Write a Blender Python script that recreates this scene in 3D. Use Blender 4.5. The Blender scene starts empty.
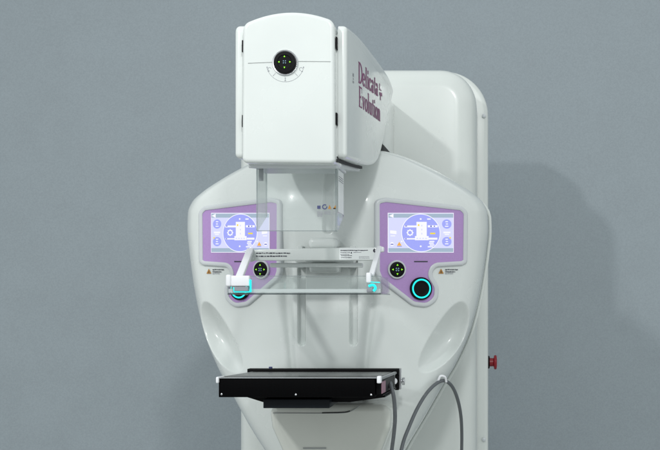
import bpy, bmesh, math, random
from mathutils import Vector, Matrix
R = random.Random(7)
scene = bpy.context.scene
COL = scene.collection
H = 1.30            # camera height above the floor
CX = -0.378         # the machine's own axis (world X)
F = 1100.0; VX = 495.0; VY = 300.0     # focal length and principal point, in photo pixels


def zz(py, Y):                       # photo row -> height relative to the camera at depth Y
    return (VY - py) * Y / F


def uu(px, Y):                       # photo column -> offset from the machine axis at depth Y
    return (px - VX) * Y / F - CX


# ------------------------------------------------------------------ materials
def srgb(r, g, b):
    def f(c):
        c /= 255.0
        return c / 12.92 if c <= 0.04045 else ((c + 0.055) / 1.055) ** 2.4
    return (f(r), f(g), f(b), 1.0)


def mat(name, col, rough=0.4, metal=0.0, coat=0.0, emit=0.0, ecol=None, spec=0.5, noise=0.0, nscale=40.0, bump=0.0, bscale=600.0):
    m = bpy.data.materials.new(name)
    m.use_nodes = True
    nt = m.node_tree
    b = nt.nodes['Principled BSDF']
    if len(col) == 3:
        col = (*col, 1.0)
    b.inputs['Base Color'].default_value = col
    b.inputs['Roughness'].default_value = rough
    b.inputs['Metallic'].default_value = metal
    b.inputs['Coat Weight'].default_value = coat
    b.inputs['Coat Roughness'].default_value = 0.08
    b.inputs['Specular IOR Level'].default_value = spec
    if emit:
        b.inputs['Emission Color'].default_value = ecol or col
        b.inputs['Emission Strength'].default_value = emit
    if noise or bump:
        tc = nt.nodes.new('ShaderNodeTexCoord')
    if noise:
        n = nt.nodes.new('ShaderNodeTexNoise')
        n.inputs['Scale'].default_value = nscale
        n.inputs['Detail'].default_value = 6
        nt.links.new(tc.outputs['Object'], n.inputs['Vector'])
        mr = nt.nodes.new('ShaderNodeMapRange')
        mr.inputs['From Min'].default_value = 0.3
        mr.inputs['From Max'].default_value = 0.7
        mr.inputs['To Min'].default_value = 1 - noise
        mr.inputs['To Max'].default_value = 1 + noise
        nt.links.new(n.outputs['Fac'], mr.inputs['Value'])
        mx = nt.nodes.new('ShaderNodeMix')
        mx.data_type = 'RGBA'; mx.blend_type = 'MULTIPLY'
        mx.inputs['Factor'].default_value = 1.0
        mx.inputs['A'].default_value = col
        nt.links.new(mr.outputs['Result'], mx.inputs['B'])
        nt.links.new(mx.outputs['Result'], b.inputs['Base Color'])
        mr2 = nt.nodes.new('ShaderNodeMapRange')
        mr2.inputs['From Min'].default_value = 0.3
        mr2.inputs['From Max'].default_value = 0.7
        mr2.inputs['To Min'].default_value = rough * 0.85
        mr2.inputs['To Max'].default_value = min(1, rough * 1.2)
        nt.links.new(n.outputs['Fac'], mr2.inputs['Value'])
        nt.links.new(mr2.outputs['Result'], b.inputs['Roughness'])
    if bump:
        n2 = nt.nodes.new('ShaderNodeTexNoise')
        n2.inputs['Scale'].default_value = bscale
        n2.inputs['Detail'].default_value = 3
        nt.links.new(tc.outputs['Object'], n2.inputs['Vector'])
        bp = nt.nodes.new('ShaderNodeBump')
        bp.inputs['Strength'].default_value = bump
        bp.inputs['Distance'].default_value = 0.001
        nt.links.new(n2.outputs['Fac'], bp.inputs['Height'])
        nt.links.new(bp.outputs['Normal'], b.inputs['Normal'])
    return m


def clear_mat(name, tint, rough=0.04, base_haze=0.0):
    m = bpy.data.materials.new(name)
    m.use_nodes = True
    nt = m.node_tree
    nt.nodes.remove(nt.nodes['Principled BSDF'])
    out = nt.nodes['Material Output']
    tr = nt.nodes.new('ShaderNodeBsdfTransparent')
    tr.inputs['Color'].default_value = (*tint, 1)
    gl = nt.nodes.new('ShaderNodeBsdfGlossy')
    gl.inputs['Roughness'].default_value = rough
    lw = nt.nodes.new('ShaderNodeLayerWeight')           # Schlick reflectance, the same from both sides of a thin sheet
    lw.inputs['Blend'].default_value = 0.5
    pw = nt.nodes.new('ShaderNodeMath'); pw.operation = 'POWER'; pw.inputs[1].default_value = 5
    nt.links.new(lw.outputs['Facing'], pw.inputs[0])
    fr = nt.nodes.new('ShaderNodeMath'); fr.operation = 'MULTIPLY_ADD'
    fr.inputs[1].default_value = 0.60; fr.inputs[2].default_value = 0.035
    nt.links.new(pw.outputs['Value'], fr.inputs[0])
    mx = nt.nodes.new('ShaderNodeMixShader')
    nt.links.new(fr.outputs['Value'], mx.inputs['Fac'])
    nt.links.new(tr.outputs['BSDF'], mx.inputs[1])
    nt.links.new(gl.outputs['BSDF'], mx.inputs[2])
    last = mx
    if base_haze:
        df = nt.nodes.new('ShaderNodeBsdfDiffuse')
        df.inputs['Color'].default_value = (.75, .8, .8, 1)
        m2 = nt.nodes.new('ShaderNodeMixShader')
        m2.inputs['Fac'].default_value = base_haze
        nt.links.new(mx.outputs['Shader'], m2.inputs[1])
        nt.links.new(df.outputs['BSDF'], m2.inputs[2])
        last = m2
    nt.links.new(last.outputs['Shader'], out.inputs['Surface'])
    return m


def carbon_mat():
    m = mat('carbon_black', (0.006, 0.006, 0.007), rough=0.5, spec=0.03)
    nt = m.node_tree; b = nt.nodes['Principled BSDF']
    tc = nt.nodes.new('ShaderNodeTexCoord')
    mp = nt.nodes.new('ShaderNodeMapping')
    mp.inputs['Rotation'].default_value = (0, math.radians(45), 0)
    ck = nt.nodes.new('ShaderNodeTexChecker')
    ck.inputs['Scale'].default_value = 640
    ck.inputs['Color1'].default_value = (0.0008, 0.0008, 0.001, 1)
    ck.inputs['Color2'].default_value = (0.0035, 0.0035, 0.004, 1)
    nt.links.new(tc.outputs['Object'], mp.inputs['Vector'])
    nt.links.new(mp.outputs['Vector'], ck.inputs['Vector'])
    nt.links.new(ck.outputs['Color'], b.inputs['Base Color'])
    return m


M = dict(
    white=mat('white_gloss_plastic', (0.650, 0.685, 0.672), rough=0.25, coat=0.4, spec=0.45, noise=0.022, nscale=7, bump=0.03, bscale=500),
    column=mat('white_enamel', (0.640, 0.675, 0.655), rough=0.30, coat=0.15, noise=0.025, nscale=6, bump=0.05, bscale=420),
    lower=mat('cream_gloss_plastic', (0.595, 0.615, 0.57), rough=0.15, coat=0.5, noise=0.03, nscale=8),
    grey=mat('pale_grey_plastic', (0.58, 0.61, 0.63), rough=0.35, coat=0.1),
    rim=mat('silver_lilac_rim', (0.56, 0.585, 0.605), rough=0.32, coat=0.2),
    purple=mat('purple_panel', srgb(173, 139, 195), rough=0.42, noise=0.03, nscale=260),
    black=mat('black_plastic', (0.005, 0.005, 0.006), rough=0.5, coat=0.0, spec=0.10),
    gap=mat('dark_seam', (0.02, 0.021, 0.022), rough=0.7),
    seam_pale=mat('pale_grey_seam', (0.40, 0.425, 0.42), rough=0.6),
    seam=mat('grey_seam', (0.30, 0.32, 0.32), rough=0.6),
    carbon=carbon_mat(),
    table_top=mat('dark_smooth_table_top', (0.010, 0.011, 0.012), rough=0.26, spec=0.25),
    anod=mat('black_anodised_metal', (0.003, 0.003, 0.0035), rough=0.42, metal=0.0, spec=0.08),
    blue_black=mat('blue_black_metal', (0.005, 0.007, 0.010), rough=0.45, spec=0.15),
    chrome=mat('brushed_steel', (0.55, 0.56, 0.58), rough=0.28, metal=1.0),
    nylon=mat('white_nylon', (0.78, 0.79, 0.82), rough=0.45),
    rail=mat('grey_rail', (0.20, 0.21, 0.22), rough=0.4),
    wine=mat('mauve_label', srgb(150, 112, 128), rough=0.5),
    red=mat('red_button_plastic', srgb(138, 10, 28), rough=0.35),
    cable=mat('grey_rubber', (0.105, 0.115, 0.125), rough=0.45, noise=0.08, nscale=90),
    label=mat('label_white', (0.78, 0.81, 0.81), rough=0.5),
    ink=mat('dark_ink', (0.035, 0.035, 0.055), rough=0.6),
    inkgrey=mat('grey_ink', (0.26, 0.27, 0.30), rough=0.6),
    inkblue=mat('blue_ink', (0.05, 0.06, 0.16), rough=0.6),
    amber=mat('amber_sign', srgb(170, 118, 36), rough=0.5),
    maroon=mat('maroon_lettering', srgb(122, 44, 98), rough=0.45),
    green=mat('green_led', (0.25, 0.9, 0.02), emit=1.0, ecol=srgb(140, 235, 20)),
    cyan=mat('cyan_led_and_gleam', (0.0, 0.5, 0.5), emit=1.0, ecol=srgb(20, 218, 216)),  # lit rings of the buttons, also the painted gleam at the paddle clamps
    starblue=mat('dim_blue_led', (0.1, 0.15, 0.2), emit=0.5, ecol=srgb(110, 150, 170)),
    s_bg=mat('screen_lavender', (.02, .02, .03), rough=.15, emit=1.0, ecol=srgb(214, 217, 251)),
    s_blue=mat('screen_blue', (.02, .02, .03), rough=.15, emit=1.0, ecol=srgb(158, 166, 246)),
    s_band=mat('screen_grey_band', (.02, .02, .03), rough=.15, emit=1.0, ecol=srgb(160, 180, 198)),
    s_white=mat('screen_white', (.02, .02, .03), rough=.15, emit=1.0, ecol=srgb(246, 246, 255)),
    s_yellow=mat('screen_yellow', (.02, .02, .03), rough=.15, emit=1.0, ecol=srgb(238, 216, 60)),
    s_orange=mat('screen_orange', (.02, .02, .03), rough=.15, emit=1.0, ecol=srgb(236, 170, 60)),
    s_ink=mat('screen_dark_blue', (.02, .02, .03), rough=.15, emit=1.0, ecol=srgb(90, 98, 190)),
    clear=clear_mat('clear_acrylic', (0.962, 0.975, 0.972), 0.04, 0.05),
    shield=clear_mat('clear_shield_acrylic', (0.955, 0.968, 0.965), 0.05, 0.115),
    edge_dark=clear_mat('clear_acrylic_dark_edge', (0.34, 0.38, 0.40), 0.10, 0.06),
    edge_frost=clear_mat('clear_acrylic_frosted_edge', (0.86, 0.88, 0.88), 0.10, 0.42),
    clear_edge=clear_mat('clear_acrylic_edge', (0.62, 0.66, 0.67), 0.10, 0.22),
)


# ------------------------------------------------------------------ mesh builder
class MB:
    """collects geometry in machine coordinates (u, Y, z): world = (u + CX, Y, z + H)"""
    def __init__(self):
        self.v = []; self.f = []; self.m = []; self.mats = []

    def mi(self, name):
        if name not in self.mats:
            self.mats.append(name)
        return self.mats.index(name)

    def add(self, vs, fs, m):
        k = len(self.v); i = self.mi(m)
        self.v += [tuple(p) for p in vs]
        for f in fs:
            self.f.append(tuple(k + q for q in f)); self.m.append(i)

    def loops(self, loops, m, cap0=True, cap1=True, closed=True):
        n = len(loops[0]); vs = [p for l in loops for p in l]; fs = []
        for a in range(len(loops) - 1):
            for j in range(n if closed else n - 1):
                k = (j + 1) % n
                fs.append((a * n + j, a * n + k, (a + 1) * n + k, (a + 1) * n + j))
        if cap0: fs.append(tuple(range(n))[::-1])
        if cap1: fs.append(tuple((len(loops) - 1) * n + j for j in range(n)))
        self.add(vs, fs, m)

    def box(self, u0, u1, y0, y1, z0, z1, m, bev=0.0, seg=3, fn=None):
        bm = bmesh.new()
        bmesh.ops.create_cube(bm, size=1)
        for v in bm.verts:
            v.co = Vector((u0 if v.co.x < 0 else u1, y0 if v.co.y < 0 else y1, z0 if v.co.z < 0 else z1))
        if bev:
            bmesh.ops.bevel(bm, geom=bm.edges[:], offset=bev, segments=seg, profile=0.5, affect='EDGES')
        bm.verts.ensure_lookup_table()
        for i, v in enumerate(bm.verts): v.index = i
        vs = [v.co.copy() for v in bm.verts]
        if fn: vs = [fn(p) for p in vs]
        self.add(vs, [tuple(v.index for v in f.verts) for f in bm.faces], m)
        bm.free()

    def beam(self, a, b, w, d, m, side=Vector((1, 0, 0)), bev=0.0015):
        """rectangular bar from a to b; w along side, d across"""
        a = Vector(a); b = Vector(b); t = (b - a).normalized()
        s = (side - t * side.dot(t)).normalized(); c = t.cross(s)
        L = (b - a).length
        sub = MB(); sub.box(-w / 2, w / 2, -d / 2, d / 2, 0, L, m, bev)
        self.add([a + s * p[0] + c * p[1] + t * p[2] for p in sub.v], sub.f, m)

    def disc(self, c, axis, prof, m, n=48, cap0=True, cap1=True):
        """lathe: prof = [(radius, height along axis)]"""
        axis = Vector(axis).normalized(); c = Vector(c)
        s = axis.orthogonal().normalized(); t = axis.cross(s)
        ls = [[c + axis * h + (s * math.cos(2 * math.pi * j / n) + t * math.sin(2 * math.pi * j / n)) * r for j in range(n)] for r, h in prof]
        self.loops(ls, m, cap0, cap1)

    def tube(self, pts, r, m, n=14, sub=10):
        P = catmull([Vector(p) for p in pts], sub) if sub else [Vector(p) for p in pts]
        t = (P[1] - P[0]).normalized(); s = t.orthogonal().normalized(); ls = []
        for i, p in enumerate(P):
            t = (P[min(i + 1, len(P) - 1)] - P[max(i - 1, 0)]).normalized()
            s = (s - t * s.dot(t)).normalized(); c = t.cross(s)
            ls.append([p + (s * math.cos(2 * math.pi * j / n) + c * math.sin(2 * math.pi * j / n)) * r for j in range(n)])
        self.loops(ls, m)

    def slab(self, poly, y0, y1, m, r=0.0, rb=0.0, seg=6, fn=None):
        """poly: [(u, z)] outline, front face at y0 rounded by r, back at y1 rounded by rb"""
        ls = []
        def ring(ins, y):
            q = inset(poly, ins)
            pts = [Vector((a, y, b)) for a, b in q]
            ls.append([fn(p) for p in pts] if fn else pts)
        if r:
            for k in range(seg + 1):
                a = math.pi / 2 * k / seg
                ring(r * (1 - math.sin(a)), y0 + r * (1 - math.cos(a)))
        else:
            ring(0, y0)
        if rb:
            for k in range(seg + 1):
                a = math.pi / 2 * (1 - k / seg)
                ring(rb * (1 - math.sin(a)), y1 - rb * (1 - math.cos(a)))
        else:
            ring(0, y1)
        self.loops(ls, m)

    def build(self, name, parent=None, smooth=True, angle=40, **props):
        me = bpy.data.meshes.new(name)
        W = [Vector((p[0] + CX, p[1], p[2] + H)) for p in self.v]
        lo = Vector([min(p[i] for p in W) for i in range(3)]); hi = Vector([max(p[i] for p in W) for i in range(3)])
        c = (lo + hi) / 2
        if props.pop('base', False): c.z = lo.z
        me.from_pydata([p - c for p in W], [], self.f)
        for q in self.mats: me.materials.append(M[q])
        me.polygons.foreach_set('material_index', self.m)
        bm = bmesh.new(); bm.from_mesh(me)
        bmesh.ops.recalc_face_normals(bm, faces=bm.faces[:])
        bm.to_mesh(me); bm.free()
        if smooth:
            me.polygons.foreach_set('use_smooth', [True] * len(me.polygons))
            me.set_sharp_from_angle(angle=math.radians(angle))
        o = bpy.data.objects.new(name, me)
        COL.objects.link(o)
        o['_w'] = c
        if parent:
            o.parent = parent
            o.location = c - Vector(parent['_w'])
        else:
            o.location = c
        for k, v in props.items(): o[k] = v
        return o


def catmull(P, sub):
    out = []
    for i in range(len(P) - 1):
        p0 = P[max(i - 1, 0)]; p1 = P[i]; p2 = P[i + 1]; p3 = P[min(i + 2, len(P) - 1)]
        for k in range(sub):
            t = k / sub
            out.append(0.5 * ((2 * p1) + (p2 - p0) * t + (2 * p0 - 5 * p1 + 4 * p2 - p3) * t * t + (3 * p1 - p0 - 3 * p2 + p3) * t ** 3))
    out.append(P[-1])
    return out


def area2(p):
    return sum(p[i - 1][0] * p[i][1] - p[i][0] * p[i - 1][1] for i in range(len(p)))


def inset(poly, d):
    """move every vertex inwards by d along its averaged normal"""
    if abs(d) < 1e-9: return list(poly)
    s = 1 if area2(poly) > 0 else -1
    out = []; n = len(poly)
    for i in range(n):
        a, b, c = poly[i - 1], poly[i], poly[(i + 1) % n]
        e1 = Vector((b[0] - a[0], b[1] - a[1])); e2 = Vector((c[0] - b[0], c[1] - b[1]))
        if e1.length < 1e-9: e1 = e2
        if e2.length < 1e-9: e2 = e1
        n1 = Vector((-e1.y, e1.x)).normalized() * s; n2 = Vector((-e2.y, e2.x)).normalized() * s
        k = (n1 + n2); L = max(0.35, 1 + n1.dot(n2))
        k = k / L
        out.append((b[0] + k.x * d, b[1] + k.y * d))
    return out


def fillet(poly, r, n=7):
    out = []; N = len(poly)
    for i in range(N):
        rr = r[i] if isinstance(r, (list, tuple)) else r
        a = Vector(poly[i - 1]); b = Vector(poly[i]); c = Vector(poly[(i + 1) % N])
        e1 = (a - b); e2 = (c - b)
        l1, l2 = e1.length, e2.length
        e1.normalize(); e2.normalize()
        ang = math.acos(max(-1, min(1, e1.dot(e2))))
        if rr <= 0 or ang > math.pi - 0.03:
            out.append((b.x, b.y)); continue
        t = min(rr / math.tan(ang / 2), 0.48 * min(l1, l2))
        p0 = b + e1 * t; p2 = b + e2 * t
        re = t * math.tan(ang / 2)
        ctr = b + (e1 + e2).normalized() * (re / math.sin(ang / 2))
        a0 = math.atan2(p0.y - ctr.y, p0.x - ctr.x); a1 = math.atan2(p2.y - ctr.y, p2.x - ctr.x)
        da = (a1 - a0 + math.pi) % (2 * math.pi) - math.pi
        for k in range(n + 1):
            q = a0 + da * k / n
            out.append((ctr.x + re * math.cos(q), ctr.y + re * math.sin(q)))
    return out


def interp(x, T):
    """T: sorted [(x, y)], smooth monotone-ish interpolation"""
    if x <= T[0][0]: return T[0][1]
    if x >= T[-1][0]: return T[-1][1]
    for i in range(len(T) - 1):
        if T[i][0] <= x <= T[i + 1][0]:
            x0, y0 = T[i]; x1, y1 = T[i + 1]
            h = x1 - x0; d = (y1 - y0) / h
            def sl(k):
                if k <= 0 or k >= len(T) - 1:
                    return d
                da = (T[k][1] - T[k - 1][1]) / (T[k][0] - T[k - 1][0]); db = (T[k + 1][1] - T[k][1]) / (T[k + 1][0] - T[k][0])
                if da * db <= 0: return 0.0
                return 2 * da * db / (da + db)
            m0, m1 = sl(i), sl(i + 1)
            t = (x - x0) / h
            return (2*t**3 - 3*t*t + 1)*y0 + (t**3 - 2*t*t + t)*h*m0 + (-2*t**3 + 3*t*t)*y1 + (t**3 - t*t)*h*m1


def sstep(a, b, x):
    t = max(0.0, min(1.0, (x - a) / (b - a)))
    return t * t * (3 - 2 * t)


def empty(name, loc, parent=None, **props):
    o = bpy.data.objects.new(name, None)
    COL.objects.link(o)
    o.empty_display_size = 0.1
    o['_w'] = Vector(loc)
    o.location = Vector(loc) - (Vector(parent['_w']) if parent else Vector((0, 0, 0)))
    if parent: o.parent = parent
    for k, v in props.items(): o[k] = v
    return o


# ------------------------------------------------------------------ setting
WALL_Y = 3.90
M['wall'] = mat('grey_painted_wall', (0.316, 0.360, 0.391), rough=0.6, spec=0.25, noise=0.03, nscale=9, bump=0.15, bscale=260)
nt = M['wall'].node_tree
# fine roller-paint speckle
b = nt.nodes['Principled BSDF']
tc = nt.nodes.new('ShaderNodeTexCoord')
n3 = nt.nodes.new('ShaderNodeTexNoise'); n3.inputs['Scale'].default_value = 210; n3.inputs['Detail'].default_value = 3
nt.links.new(tc.outputs['Object'], n3.inputs['Vector'])
mr = nt.nodes.new('ShaderNodeMapRange')
mr.inputs['From Min'].default_value = .3; mr.inputs['From Max'].default_value = .7
mr.inputs['To Min'].default_value = .945; mr.inputs['To Max'].default_value = 1.055
nt.links.new(n3.outputs['Fac'], mr.inputs['Value'])
old = b.inputs['Base Color'].links[0].from_socket
mx = nt.nodes.new('ShaderNodeMix'); mx.data_type = 'RGBA'; mx.blend_type = 'MULTIPLY'; mx.inputs['Factor'].default_value = 1
nt.links.new(old, mx.inputs['A']); nt.links.new(mr.outputs['Result'], mx.inputs['B'])
nt.links.new(mx.outputs['Result'], b.inputs['Base Color'])
M['floor'] = mat('grey_vinyl_floor', (0.55, 0.56, 0.54), rough=0.4, noise=0.05, nscale=5)

w = MB(); w.box(-3.2 - CX, 3.4 - CX, WALL_Y, WALL_Y + .12, -H, 1.7, 'wall')
w.build('wall', smooth=False, base=True, kind='structure', label='plain blue grey painted wall behind the white machine')
w = MB(); w.box(-3.2 - CX, 3.4 - CX, -1.0, WALL_Y, -H - .1, -H - .002, 'floor')
w.build('floor', smooth=False, kind='structure', label='grey vinyl floor below the white machine')

# ------------------------------------------------------------------ the machine
mach = empty('mammography_machine', (CX, 2.95, 0),
             label='glossy white breast X-ray machine with twin purple control panels and maroon lettering on its head',
             category='medical machine')

# column and its back panel --------------------------------------------------
cw = .3265; ctop = zz(66.5, 3.0)
p = fillet([(-cw, -H), (cw, -H), (cw, ctop), (-cw, ctop)], [.02, .02, .10, .10], 14)
c = MB(); c.slab(p, 3.0, 3.235, 'column', r=.058, seg=12)
column = c.build('column', mach)
bw = .3576; btop = zz(71, 3.24)
p = fillet([(-bw, -H), (bw, -H), (bw, btop), (-bw, btop)], [.02, .02, .13, .13], 16)
c = MB(); c.slab(p, 3.238, 3.33, 'column', r=.012, rb=.006, seg=4)
back = c.build('back_panel', mach)
c = MB(); c.disc((bw - .012, 3.236, zz(115, 3.22)), (0, -1, 0), [(.006, -.004), (.006, .004), (.003, .006)], 'grey', 16); c.build('fixing_screw', back)
c = MB(); c.disc((bw - .012, 3.236, zz(440, 3.22)), (0, -1, 0), [(.006, -.004), (.006, .004), (.003, .006)], 'grey', 16)
c.build('fixing_screw', back)
# emergency stop on the column's right flank
e = MB(); ez = zz(362.3, 3.28)
e.disc((bw - .001, 3.285, ez), (1, 0, 0), [(.019, 0), (.019, .0045), (.015, .006)], 'black', 32)
e.disc((bw + .004, 3.285, ez), (1, 0, 0), [(.0125, 0), (.0125, .011), (.0145, .013), (.020, .0135), (.0213, .016), (.0213, .0195), (.019, .0215), (.008, .0225)], 'red', 40)
e.build('emergency_button', mach)

# body shell -------------------------------------------------------------------
OUT = [(378, 149, 2.62), (400, 155, 2.63), (430, 168, 2.64), (455, 182, 2.65), (474, 194.5, 2.655), (483, 203, 2.66), (487.5, 214, 2.66), (488, 228, 2.66),
       (486, 250, 2.66), (480, 290, 2.66), (470, 330, 2.655), (455, 365, 2.65), (440, 390, 2.64), (420, 425, 2.63), (405, 450, 2.62), (392, 475, 2.6), (375, 505, 2.6)]
WT = sorted((zz(py, Y), uu(px, Y)) for px, py, Y in OUT)
ZB, ZT = WT[0][0], WT[-1][0]
YC = 2.488; SL = .385; U0 = .09


def width(z):
    return interp(z, WT)


def smax(q, r=.02):
    return .5 * (q + math.sqrt(q * q + r * r))


SC_C = (.2565, -.085); SC_A = math.atan2(.150, .092); SC_L = .094; SC_W = .0315


def body_y(u, z, feat=True):
    a = abs(u)
    y = YC + SL * smax(a - U0) + .0 * a
    if z > .20: y += 3.0 * (z - .20) ** 2
    if z < -.20: y += 1.2 * (z + .20) ** 2
    if feat:
        # two guide slots of the compression carriage
        for us in (-.0587, .0585):
            d = abs(u - us); zb = -.094
            dd = math.hypot(d, min(0, z - zb)) if z < zb else d
            y += .013 * (1 - sstep(.0062, .0102, dd)) * (1 - sstep(.085, .095, z))
        # central groove behind the shield
        zb = zz(228, 2.49)
        dd = abs(u) if z > zb else math.hypot(u, z - zb)
        y += .014 * (1 - sstep(.0075, .0140, dd))
        # soft creases beside the centre of the shell
        uc = .096 + .09 * min(0, z)
        k = sstep(-.36, -.20, z) * sstep(.20, .07, z)
        sg_ = .0085 + .0050 * sstep(-.15, .02, z)
        dp = (.0105 + .0075 * sstep(-.15, .0, z)) * (1 - .65 * sstep(.03, .10, z))
        y += dp * k * math.exp(-((a - uc) / sg_) ** 2)
        y -= .005 * k * (1 - sstep(uc - .022, uc - .004, a))
        # hand recesses in both wings
        du, dz = a - SC_C[0], z - SC_C[1]
        l = du * math.cos(SC_A) + dz * math.sin(SC_A); t = -du * math.sin(SC_A) + dz * math.cos(SC_A)
        t += .010 * (1 - (l / SC_L) ** 2)          # bowed like a leaf
        q = (l / SC_L) ** 2 + (t / (SC_W * 1.12)) ** 2
        if q < 1.3:
            s = max(0.0, 1 - q)
            y += .056 * s ** 1.1
    return y


def body_surface():
    b = MB()
    NZ = 430; NI = 200; NO = 90
    rows = []
    for i in range(NZ + 1):
        t = i / NZ
        z = ZB + (ZT - ZB) * t
        w_ = width(z); ui = min(.112, .72 * w_)
        us = [ui * (2 * k / NI - 1) for k in range(NI + 1)]
        ou = []
        for k in range(1, NO + 1):
            q = k / NO
            q = 1 - (1 - q) ** 1.5
            ou.append(ui + (w_ - ui) * q)
        us = [-x for x in reversed(ou)] + us + ou
        row = []
        for u in us:
            d = w_ - abs(u); y = body_y(u, z)
            rr = .05
            if d < rr: y += .062 * (1 - math.sqrt(max(0, 1 - (1 - d / rr) ** 2)))
            dz = ZT - z
            if dz < .03: y += .05 * (1 - math.sqrt(max(0, 1 - (1 - dz / .03) ** 2)))
            dz = z - ZB
            if dz < .05: y += .06 * (1 - math.sqrt(max(0, 1 - (1 - dz / .05) ** 2)))
            row.append(Vector((u, y, z)))
        y1 = row[-1].y
        ex = [Vector((w_, y1 + (2.86 - y1) * k / 6, z)) for k in range(1, 7)]
        ey = [Vector((-w_, p.y, z)) for p in ex]
        rows.append(ey[::-1] + row + ex)
    n = len(rows[0]); vs = [p for r in rows for p in r]; fs = []
    for i in range(NZ):
        for j in range(n - 1):
            fs.append((i * n + j, i * n + j + 1, (i + 1) * n + j + 1, (i + 1) * n + j))
        fs.append((i * n + n - 1, i * n, (i + 1) * n, (i + 1) * n + n - 1))
    fs.append(tuple(range(n)))
    fs.append(tuple(NZ * n + j for j in range(n))[::-1])
    b.add(vs, fs, 'white')
    return b


body = body_surface().build('body_shell', mach, angle=50)

# seam line that follows the shell's rim ----------------------------------------
s = MB()
for sg in (-1, 1):
    pts = []
    for k in range(60):
        z = ZB + .05 + (ZT - .035 - ZB - .05) * k / 59
        pts.append(Vector((sg * (width(z) + .0048), 2.757, z)))
    s.tube(pts, .0040, 'column', 8, 0)
s.build('shell_seam', body)

# lower front cover under the table ---------------------------------------------
yl = 2.41
p = fillet([(uu(268, yl), zz(404, yl)), (uu(392, yl), zz(404, yl)), (uu(390, yl), zz(428, yl)), (uu(374, yl), zz(470, yl)), (uu(290, yl), zz(470, yl)), (uu(271, yl), zz(428, yl))],
           [.028, .028, .03, .06, .06, .03], 10)
p = p[::-1]
l = MB(); l.slab(p, yl, 2.56, 'lower', r=.017, seg=8)
lower = l.build('lower_cover', mach)
l = MB()
l.tube([(uu(273, 2.408), 2.4085, zz(413.0, 2.408)), (uu(320, 2.408), 2.4085, zz(413.3, 2.408)), (uu(344, 2.408), 2.4085, zz(412.8, 2.408)), (uu(353, 2.408), 2.4085, zz(410, 2.408)), (uu(360, 2.408), 2.4088, zz(405.5, 2.408))], .0010, 'seam', 6, 8)
l.tube([(uu(322, 2.408), 2.4085, zz(412.9, 2.408)), (uu(344, 2.408), 2.4085, zz(412.3, 2.408)), (uu(350, 2.408), 2.4085, zz(411, 2.408))], .0015, 'gap', 6, 8)
l.box(uu(303, 2.408), uu(326, 2.408), 2.4085, 2.412, zz(449, 2.408), zz(447.6, 2.408), 'seam')
l.build('cover_seam', lower)

# neck and seal behind the head ---------------------------------------------------
n = MB()
n.box(-.103, .103, 2.69, 3.02, zz(152, 2.7), zz(86, 2.8), 'white', .022, 6)
n.build('neck', mach)
n = MB()
zs = zz(150.5, 2.70)
p = fillet([(-.112, 2.60), (.112, 2.60), (.118, 2.88), (-.118, 2.88)], .03, 6)
for (m_, z0, z1, ins) in (('gap', ZT - .004, ZT + .010, 0), ('black', ZT + .010, ZT + .014, .004)):
    q = inset(p, ins)
    n.loops([[Vector((a, bb, z0)) for a, bb in q], [Vector((a, bb, z1)) for a, bb in q]], m_)
n.build('neck_seal', mach)

# ------------------------------------------------------------------ tube head
head = empty('tube_head', (CX, 2.3, zz(95, 2.04) + H), mach)


def flare(Y):
    return .1037 + .047 * (Y - 2.04)


def side(px, py):
    Y = .3702 / (.047 + (VX - px) / F)
    return (Y, zz(py, Y))


SIDE_PX = [(346.6, 158.5), (346.6, 25.5), (355, 31.5), (364, 41), (373, 53), (382, 65), (389, 76), (394, 86.5), (393.4, 97), (389, 112), (385, 135), (381, 154), (377, 164.5), (369, 166), (358, 163)]
SP = fillet([side(*q) for q in SIDE_PX], [.010, .014, .05, .05, .05, .05, .02, .02, .03, .05, .05, .03, .018, .02, .04], 5)
# relax the outline (front corners stay crisp) so it runs as one moulded curve
for it in range(14):
    SP = [q if q[0] < 2.075 else ((SP[k - 1][0] + 2 * q[0] + SP[(k + 1) % len(SP)][0]) / 4, (SP[k - 1][1] + 2 * q[1] + SP[(k + 1) % len(SP)][1]) / 4) for k, q in enumerate(SP)]
for sg, in ((-1,), (1,)):
    h = MB(); ls = []
    r = .0085; seg = 6
    def ring(ins, off):
        q = inset(SP, ins)
        ls.append([Vector((sg * (flare(Y) - off), Y, z)) for Y, z in q])
    for k in range(seg + 1):
        a = math.pi / 2 * k / seg
        ring(r * (1 - math.sin(a)), r * (1 - math.cos(a)))
    q = SP
    ls.append([Vector((sg * .0873, Y, z)) for Y, z in q])
    h.loops(ls, 'white')
    sc = h.build('side_cover', head)
    if sg == 1: right_cover = sc
# core between the side covers
TOPS = sorted(side(*q) for q in SIDE_PX[1:8])
BOTS = sorted(side(*q) for q in (SIDE_PX[0], SIDE_PX[14], SIDE_PX[13], SIDE_PX[12], SIDE_PX[11], SIDE_PX[10]))
h = MB(); ls = []
NS = 26
for k in range(NS + 1):
    Y = 2.036 + (2.66 - 2.036) * k / NS
    zt = interp(Y, TOPS) - .006; zb = interp(Y, BOTS) + .004
    if k == 0: zt -= .016
    if k == 1: zt -= .006
    zt -= .03 * sstep(2.56, 2.66, Y)
    pts = [(-.0868, zb), (.0868, zb)]
    for j in range(21):
        x = .0868 - .1736 * j / 20
        pts.append((x, zt + .022 * (1 - (x / .0868) ** 2)))
    ls.append([Vector((a, Y, b_)) for a, b_ in pts])
h.loops(ls, 'white')
h.build('core_housing', head)
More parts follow.
